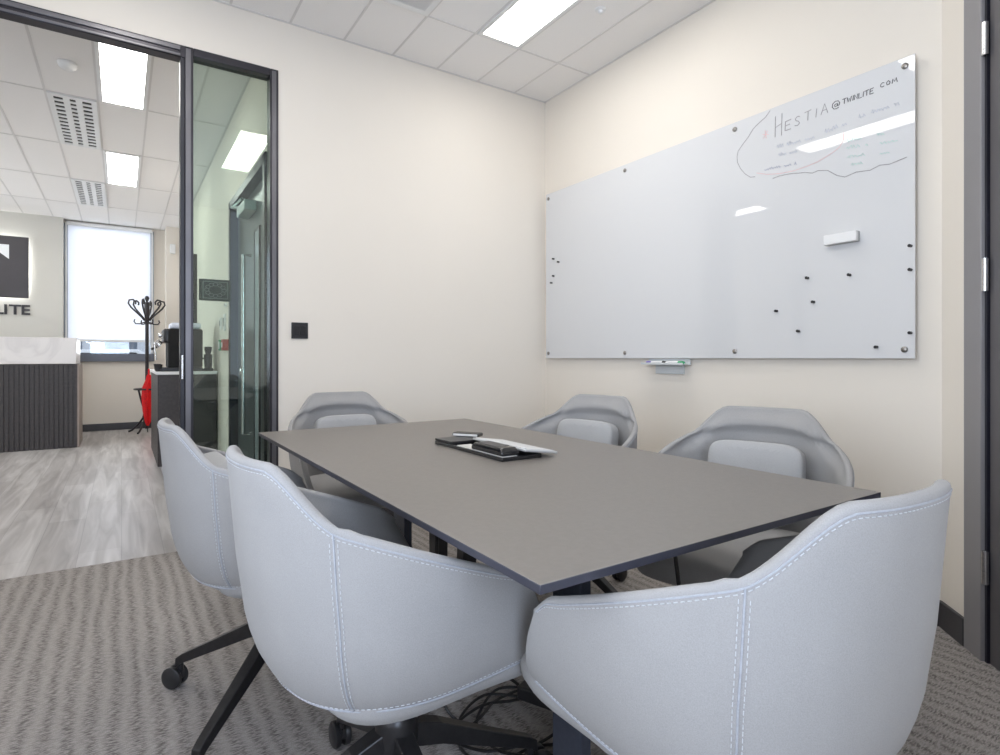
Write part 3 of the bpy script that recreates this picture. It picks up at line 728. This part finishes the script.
# ------------------------------------------------------------------ table
TX0, TX1, TY0, TY1, TZ = .446, 1.372, .583, 2.385, .74
tt = thing('meeting_table', 'rectangular meeting table with thin matt dark top in the middle of the room', 'table', ((TX0 + TX1) / 2, (TY0 + TY1) / 2, 0))
cx, cy = (TX0 + TX1) / 2, (TY0 + TY1) / 2
hx, hy = (TX1 - TX0) / 2, (TY1 - TY0) / 2
top = MB().box(-hx, hx, -hy, hy, TZ - .013, TZ)
top.bm.faces.ensure_lookup_table()
for fc in top.bm.faces:
    fc.normal_update()
bmesh.ops.recalc_face_normals(top.bm, faces=top.bm.faces)
for fc in top.bm.faces:
    if abs(fc.normal.z) < .5: fc.material_index = 1
top.build('table_top', [TABLE, TEDGE], tt, .0012)
for sy in (-1, 1):
    f = MB(); y = sy * .474
    f.box(-.062, -.032, y - .05, y + .05, .02, TZ - .045).box(-.062, .10, y - .05, y + .05, .0, .02)
    f.box(-.30, .36, y - .03, y + .03, TZ - .045, TZ - .0135)
    f.build('leg', TLEG, tt, .002)
f = MB()
for sx in (-1, 1): f.box(sx * .20 - .02, sx * .20 + .02, -hy + .1, hy - .1, TZ - .04, TZ - .0137)
f.build('under_frame', BLACKM, tt, .002)
# central cable legs
for (xa, ya, xb, yb, w_) in ((.825, 1.60, .825, 1.60, .024), (.945, 1.60, .905, 1.60, .028)):
    f = MB()
    f.rings([[(xa - cx - w_, ya - cy - .02, TZ - .014), (xa - cx + w_, ya - cy - .02, TZ - .014), (xa - cx + w_, ya - cy + .02, TZ - .014), (xa - cx - w_, ya - cy + .02, TZ - .014)],
             [(xb - cx - w_ * .75, yb - cy - .02, 0), (xb - cx + w_ * .75, yb - cy - .02, 0), (xb - cx + w_ * .75, yb - cy + .02, 0), (xb - cx - w_ * .75, yb - cy + .02, 0)]])
    f.build('cable_leg', BLACKM, tt)
# things on the table
MIR = mat('glossy_black', (.012, .012, .013), .12, spec=.6, var=(20, .2))
PAP = mat('paper_grey', (.55, .53, .49), .6, var=(20, .1))
fo = thing('black_folder', 'flat black folder lying on the table under the other items', 'folder', (.948, 1.535, TZ), 0)
MB().box(-.064, .075, -.205, .205, 0, .012).build('cover', MIR, fo, .002)
MB().box(-.060, -.010, -.20, .06, .012, .0135).build('paper_sheet', PAP, fo)
MB().box(-.064, .060, .095, .205, .0125, .020).build('flap', BLACKM, fo, .002)
bxs = thing('black_phone', 'chunky black phone lying on the folder beside the silver keyboard', 'phone', (.917, 1.42, TZ + .014), 0)
MB().rings([[(-.030 * s_, -.085 * s_, z), (.030 * s_, -.085 * s_, z), (.030 * s_, .085 * s_, z), (-.030 * s_, .085 * s_, z)] for s_, z in ((1, 0), (1, .010), (.84, .022))]).build('handset', MIR, bxs, .003)
MB().box(-.022, .022, -.045, .060, .022, .0228).build('screen', BLACKP, bxs)
rm = thing('remote_control', 'small dark remote control with pale edge at the far end of the folder', 'remote control', (1.0, 1.72, TZ + .0205), math.radians(35))
MB().box(-.02, .02, -.05, .05, 0, .012).build('body', mat('dark_grey_keys', (.06, .055, .05), .6, bump=(400, .6), var=(300, .4)), rm, .004)
MB().box(-.0215, -.02, -.045, .045, .002, .009).build('pale_edge', PAP, rm)
SILV = mat('silver_aluminium', (.58, .58, .58), .32, .55, var=(30, .03))
kb = thing('silver_keyboard', 'slim silver keyboard leaning on the black phone and the folder', 'keyboard', (1.012, 1.465, TZ + .016), math.radians(9))
kb.rotation_euler = (0, math.radians(8), 0)
MB().box(-.058, .062, -.145, .145, .0, .007).build('casing', SILV, kb, .002)
MB().box(-.05, .054, -.138, .138, .007, .0086).build('key_area', mat('pale_keys', (.58, .58, .575), .45, bump=(150, .3), var=(90, .05)), kb)

# ------------------------------------------------------------------ chairs
KZ = [(.392, .50), (.397, .60), (.406, .69), (.42, .77), (.442, .845), (.47, .90), (.505, .94), (.55, .972), (.60, .991), (.65, 1.0), (.90, 1.0)]
def kz(z):
    for (a, ka), (b, kb_) in zip(KZ, KZ[1:]):
        if z <= b: return ka + (kb_ - ka) * max(0, (z - a)) / (b - a)
    return 1.0
A_, B_, XC, TB = .30, .295, .0, .64
def plan(t, z):
    a = abs(t); sg_ = 1 if t >= 0 else -1
    if a <= TB:
        th = a / TB * PI / 2; n = 2.35
        x = XC - A_ * max(0, math.cos(th)) ** (2 / n); y = B_ * math.sin(th) ** (2 / n)
    else:
        q = (a - TB) / (1 - TB)
        xe = .115 + max(0, .64 - z) * .6; xe = min(xe, .235)
        x = XC + (xe - XC) * q; y = B_ * (1 - .035 * q * q)
    k = kz(z)
    x = .03 + (x - .03) * k; y *= k
    if a < TB: x -= max(0, z - .6) * .09 * math.cos(a / TB * PI / 2)
    return Vector((x, sg_ * y, z))
def rim(t):
    a = abs(t)
    th = a / TB * 90
    if th < 20: return .858
    if th < 52: return .858 - .100 * smooth01((th - 20) / 32)
    x = plan(a, .70).x; x0 = plan(52 / 90 * TB, .70).x
    q = max(0, (a - TB) / (1 - TB))
    return .756 - .385 * (x - x0) - .03 * max(0, (q - .75) / .25) ** 2
def outn(t, z):
    e = .004
    a = plan(max(-1, t - e), z); b = plan(min(1, t + e), z)
    d = b - a; n = Vector((-d.y, d.x, 0))
    if n.length < 1e-9: return Vector((1, 0, 0))
    n.normalize(); return n   # inward if traversing +t ... sign fixed below
def inward(t, z):
    n = outn(t, z)
    p = plan(t, z); c = Vector((.06, 0, z))
    if abs(t) > TB: c = Vector((p.x, 0, z))
    return n if n.dot(c - p) > 0 else -n
def thick(t, z):
    a = abs(t)
    dz = rim(t) - z
    th = .020 + .014 * smooth01((dz - .012) / .06)      # slim welted lip, thicker padding below it
    back = 1 - smooth01((a - .36) / .16)
    arch = .800 - .055 * (a / .4) ** 2
    th += .020 * back * smooth01((dz - .006) / .05) - .028 * back * smooth01((arch - z) / .014)
    if a > .90: th *= math.sqrt(max(0, 1 - ((a - .90) / .101) ** 2))
    return max(th, .003)
def make_shell():
    ts = []
    nb = 26
    for i in range(-nb, nb + 1): ts.append(TB * i / nb)
    qs = [.2, .4, .6, .72, .8, .86, .91, .95, .98, 1.0]
    ts = [-(TB + (1 - TB) * q) for q in reversed(qs)] + ts + [TB + (1 - TB) * q for q in qs]
    cols = []
    zb = [.392, .395, .400, .408, .419, .434, .455, .482, .515]
    for t in ts:
        zr = rim(t); col = []
        zl = zb + [.515 + (zr - .008 - .515) * k / 10 for k in range(1, 11)]
        for z in zl: col.append(plan(t, z))
        n = inward(t, zr); po = plan(t, zr - .008); w = thick(t, zr - .008)
        for k in range(1, 6):
            ang = PI * k / 6
            col.append(po + n * (w * .5 * (1 - math.cos(ang))) + Vector((0, 0, .009 * math.sin(ang))))
        zi = [zr - .008 - (zr - .008 - .445) * (k / 26) ** 1.2 for k in range(0, 27)]
        for z in zi:
            nn = inward(t, z); col.append(plan(t, z) + nn * thick(t, z))
        cols.append(col)
    mb = MB(); bm = mb.bm
    V = [[bm.verts.new(p) for p in c] for c in cols]
    for a, b in zip(V, V[1:]):
        for i in range(len(a) - 1):
            f_ = bm.faces.new((a[i], b[i], b[i + 1], a[i + 1])); f_.smooth = True
    # bottom pan
    f_ = bm.faces.new([c[0] for c in V]); f_.smooth = True
    for c in (V[0], V[-1]):
        m_ = len(c); 
        no = 19 + 2
        outer = c[:21]; inner = list(reversed(c[21:]))
        # bridge outer edge to inner edge at the front of the arm
        i = j = 0
        while i < len(outer) - 1 or j < len(inner) - 1:
            if j >= len(inner) - 1 or (i < len(outer) - 1 and outer[i + 1].co.z <= inner[j + 1].co.z):
                tri = (outer[i], outer[i + 1], inner[j]); i += 1
            else:
                tri = (outer[i], inner[j + 1], inner[j]); j += 1
            if len(set(tri)) == 3:
                try: bm.faces.new(tri).smooth = True
                except ValueError: pass
    return mb
def path_on(ts_z, off):
    return [plan(t, z) - inward(t, z) * off for t, z in ts_z]
def dashes(mb, pts, dl=.0055, gap=.0038, r=.0008):
    # resample to short stitches
    acc = []; d = 0; 
    L_ = [0]
    for a, b in zip(pts, pts[1:]): L_.append(L_[-1] + (b - a).length)
    def at(s_):
        for i in range(len(pts) - 1):
            if s_ <= L_[i + 1]:
                u = (s_ - L_[i]) / max(1e-9, L_[i + 1] - L_[i]); return pts[i].lerp(pts[i + 1], u)
        return pts[-1]
    s_ = 0
    while s_ + dl < L_[-1]:
        mb.tube([at(s_), at(s_ + dl)], r, 4); s_ += dl + gap
def trange(a, b, n): return [a + (b - a) * i / n for i in range(n + 1)]
JT = 47 / 90 * TB
def make_chair(name, label):
    t = thing(name, label, 'chair', (0, 0, 0), 0, 'grey upholstered tub chairs around the meeting table')
    make_shell().build('shell', FAB, t, sharp=1.6)
    # seams and stitching
    s_ = MB()
    s_.tube(path_on([(q, rim(q) - .0115) for q in trange(-.985, .985, 90)], .0002), .0016, 5)
    for sg_ in (-1, 1): s_.tube(path_on([(sg_ * JT, z) for z in trange(.435, rim(JT) - .012, 20)], .0002), .0016, 5)
    s_.tube(path_on([(q, .434 + .016 * abs(q)) for q in trange(-.97, .97, 80)], .0002), .0018, 5)
    s_.build('seam', SEAM, t, smooth=True)
    d = MB()
    dashes(d, path_on([(q, rim(q) - .0175) for q in trange(-.98, .98, 120)], .0005))
    for sg_ in (-1, 1):
        for o_ in (-.010, .010):
            dashes(d, path_on([(sg_ * (JT + o_), z) for z in trange(.445, rim(JT) - .018, 20)], .0005))
    dashes(d, path_on([(q, .441 + .016 * abs(q)) for q in trange(-.96, .96, 90)], .0005))
    d.build('stitching', THREAD, t)
    # pleat near the rear lower corner
    # seat cushion
    R = []
    for s0, z in ((.84, .400), (.95, .410), (.99, .428), (1.0, .452), (.985, .466), (.95, .476), (.86, .483), (.6, .488), (.25, .490)):
        ring = []
        for i in range(48):
            a = 2 * PI * i / 48; n = 4.2
            ca, sa = math.cos(a), math.sin(a)
            x = .262 * s0 * math.copysign(abs(ca) ** (2 / n), ca); y = .238 * s0 * math.copysign(abs(sa) ** (2 / n), sa)
            y *= 1 + .10 * max(0, x) / .262
            ring.append((x + .055, y, z))
        R.append(ring)
    MB().rings(R).build('seat', FAB, t)
    # lumbar pillow leaning on the back
    R = []
    for k in range(0, 9):
        u = -1 + 2 * k / 8
        ring = []
        sc = max(0.0, 1 - abs(u) ** 5) ** .5
        for i in range(40):
            a = 2 * PI * i / 40; n = 5
            ca, sa = math.cos(a), math.sin(a)
            y = .148 * math.copysign(abs(ca) ** (2 / n), ca); z = .098 * math.copysign(abs(sa) ** (2 / n), sa)
            q = .90 + .10 * sc
            ring.append((u * .042 , y * q, z * q))
        R.append(ring)
    p = MB().rings(R).build('pillow', PILF, t)
    p.location = (-.178, 0, .655); p.rotation_euler = (0, math.radians(-12), 0)
    sub = p.modifiers.new('soft', 'SUBSURF'); sub.levels = 1; sub.render_levels = 1
    # base
    MB().lathe([(.05, .375), (.05, .399)], 20).build('seat_plate', BLACKM, t)
    MB().lathe([(.040, .18), (.045, .20), (.045, .27), (.036, .29), (.027, .295), (.027, .38)], 24).build('column', BLACKM, t, smooth=True)
    for k in range(4):
        lg = MB()
        R = []
        for r, zt, hw, hh in ((.02, .262, .026, .05), (.10, .232, .023, .044), (.24, .160, .018, .034), (.345, .108, .015, .028), (.365, .094, .015, .03)):
            R.append([(r, -hw, zt - hh), (r, hw, zt - hh), (r, hw * .8, zt), (r, -hw * .8, zt)])
        lg.rings(R)
        l = lg.build('leg', BLACKM, t, .003); l.rotation_euler = (0, 0, k * PI / 2)
        for p_ in l.data.polygons: p_.use_smooth = False
        c = MB()
        Mw = Matrix.Translation((.375, 0, .033)) @ Matrix.Rotation(PI / 2 , 4, 'X') 
        for s0 in (-1, 1):
            c.lathe([(.010, s0 * .004), (.030, s0 * .005), (.033, s0 * .009), (.033, s0 * .019), (.028, s0 * .023), (.0, s0 * .024)], 22, Mw)
        c.tube([(.352, 0, .085), (.355, 0, .05)], .008, 8)
        c.box(.345, .378, -.006, .006, .032, .058)
        cc = c.build('caster', BLACKP, l)
    return t
proto = make_chair('tub_chair', '')
chairs = [  # x, y, heading, base angle (world), label
    (.486, 1.135, 4, 0, 'light grey tub chair in left foreground, its stitched side facing the camera'),
    (.405, 1.80, 2, 45, 'grey tub chair at far left, partly hidden behind the left foreground chair'),
    (.860, .632, 88, 20, 'large light grey tub chair in right foreground at the table\'s near end'),
    (1.575, 1.06, 199, 50, 'grey tub chair with pillow beneath the right half of the whiteboard'),
    (1.555, 1.885, 193, 5, 'grey tub chair near the room corner, left of the pen tray'),
    (.905, 2.56, 268, 30, 'grey tub chair at the table\'s far end, against the plain cream wall'),
]
for i, (x, y, hd, ba, lab) in enumerate(chairs):
    o = proto if i == 0 else copy_tree(proto)
    o.location = (x, y, 0); o.rotation_euler = (0, 0, math.radians(hd)); o['label'] = lab
    k = 0
    for ch in [q for q in bpy.data.objects if q.parent == o]:
        if ch.name.split('.')[0] == 'leg':
            ch.rotation_euler = (0, 0, math.radians(ba - hd) + k * PI / 2); k += 1
        if ch.name.split('.')[0] == 'pillow':
            ch.location = (-.182, 0, .592) if i in (0, 2) else (-.178, 0, .655)          # slipped down onto the seat

# ------------------------------------------------------------------ cables under the table
CAB = mat('black_cable_rubber', (.015, .014, .014), .45, var=(30, .2))
random.seed(3)
def spl(pts, n=8):
    P = [Vector(p) for p in pts]; P = [P[0]] + P + [P[-1]]; out = []
    for i in range(1, len(P) - 2):
        for k in range(n):
            t = k / n; a, b, c, d = P[i - 1], P[i], P[i + 1], P[i + 2]
            out.append(.5 * ((2 * b) + (c - a) * t + (2 * a - 5 * b + 4 * c - d) * t * t + (3 * b - a - 3 * c + d) * t ** 3))
    out.append(P[-2]); return out
coil = []
for k in range(30):
    a = k * .75; r = .13 + .035 * math.sin(k * 1.7)
    coil.append((.93 + r * 1.25 * math.cos(a), 1.31 + r * math.sin(a), .008 + .003 * (k % 4)))
coil += [(.80, 1.36, .012), (.76, 1.43, .05), (.75, 1.455, .2), (.75, 1.46, .5), (.76, 1.46, .70)]
tag(MB().tube(spl(coil), .004, 7).build('power_cable', CAB, None, smooth=True), 'tangled black cable coiled on the carpet under the table', 'cable')
ps = thing('power_brick', 'small black power brick lying among the coiled cable under the table', 'power adapter', (1.02, 1.33, 0.030), math.radians(25))
MB().box(-.03, .03, -.065, .065, 0, .04).build('case', BLACKP, ps, .006)
MB().tube(spl([(0, .065, .02), (.01, .12, .03), (-.03, .18, .045), (-.06, .22, .04)]), .005, 7).build('lead', CAB, ps, smooth=True)
tag(MB().tube(spl([(1.18, 1.02, .727), (1.19, 1.0, .60), (1.21, .985, .40), (1.225, .98, .20), (1.23, .98, .012)]), .0055, 7).build('hanging_cable', CAB, None, smooth=True), 'thin black cable hanging from the underside of the table towards the carpet', 'cable')

# ------------------------------------------------------------------ light, world, camera
w = bpy.data.worlds.new('sky'); bpy.context.scene.world = w; w.use_nodes = True
bg = w.node_tree.nodes['Background']; bg.inputs['Color'].default_value = (.80, .87, 1.0, 1); bg.inputs['Strength'].default_value = 1.25
def area(name, loc, rot, sx, sy, power, col):
    l = bpy.data.lights.new(name, 'AREA'); l.shape = 'RECTANGLE'; l.size = sx; l.size_y = sy; l.energy = power; l.color = col
    o = bpy.data.objects.new(name, l); C.objects.link(o); o.location = loc; o.rotation_euler = rot; return o
area('daylight_front_window', ((wx0 + wx1) / 2, YF - .25, 1.6), (math.radians(96), 0, 0), 1.1, 1.7, 92, (.70, .79, 1.0))
area('daylight_left_window', (XL - .25, .25, 1.6), (0, math.radians(-112), 0), 1.7, 2.3, 80, (.80, .86, 1.0))
area('daylight_reception_window', (-.13, RY + .25, 1.95), (math.radians(-90), 0, 0), 1.1, 2.0, 34, (.96, .96, 1.0))

area('added_reception_fill', (RX0 - .3, 7.95, 1.85), (0, math.radians(-94), 0), 1.8, 2.3, 105, (.93, .95, 1.0))  # fill lamp outside the added side window, brightens the reception
cam = bpy.data.cameras.new('camera'); co = bpy.data.objects.new('camera', cam); C.objects.link(co)
cam.sensor_width = 36; cam.lens = 36 * 574 / 1000; cam.shift_y = (358 - 377.5) / 1000; cam.clip_start = .02
co.location = (0, 0, 1.03); co.rotation_euler = (PI / 2, 0, -math.radians(33.4))
bpy.context.scene.camera = co
vs = bpy.context.scene.view_settings
vs.view_transform = 'Standard'; vs.look = 'None'; vs.exposure = 0.0; vs.gamma = 1.0
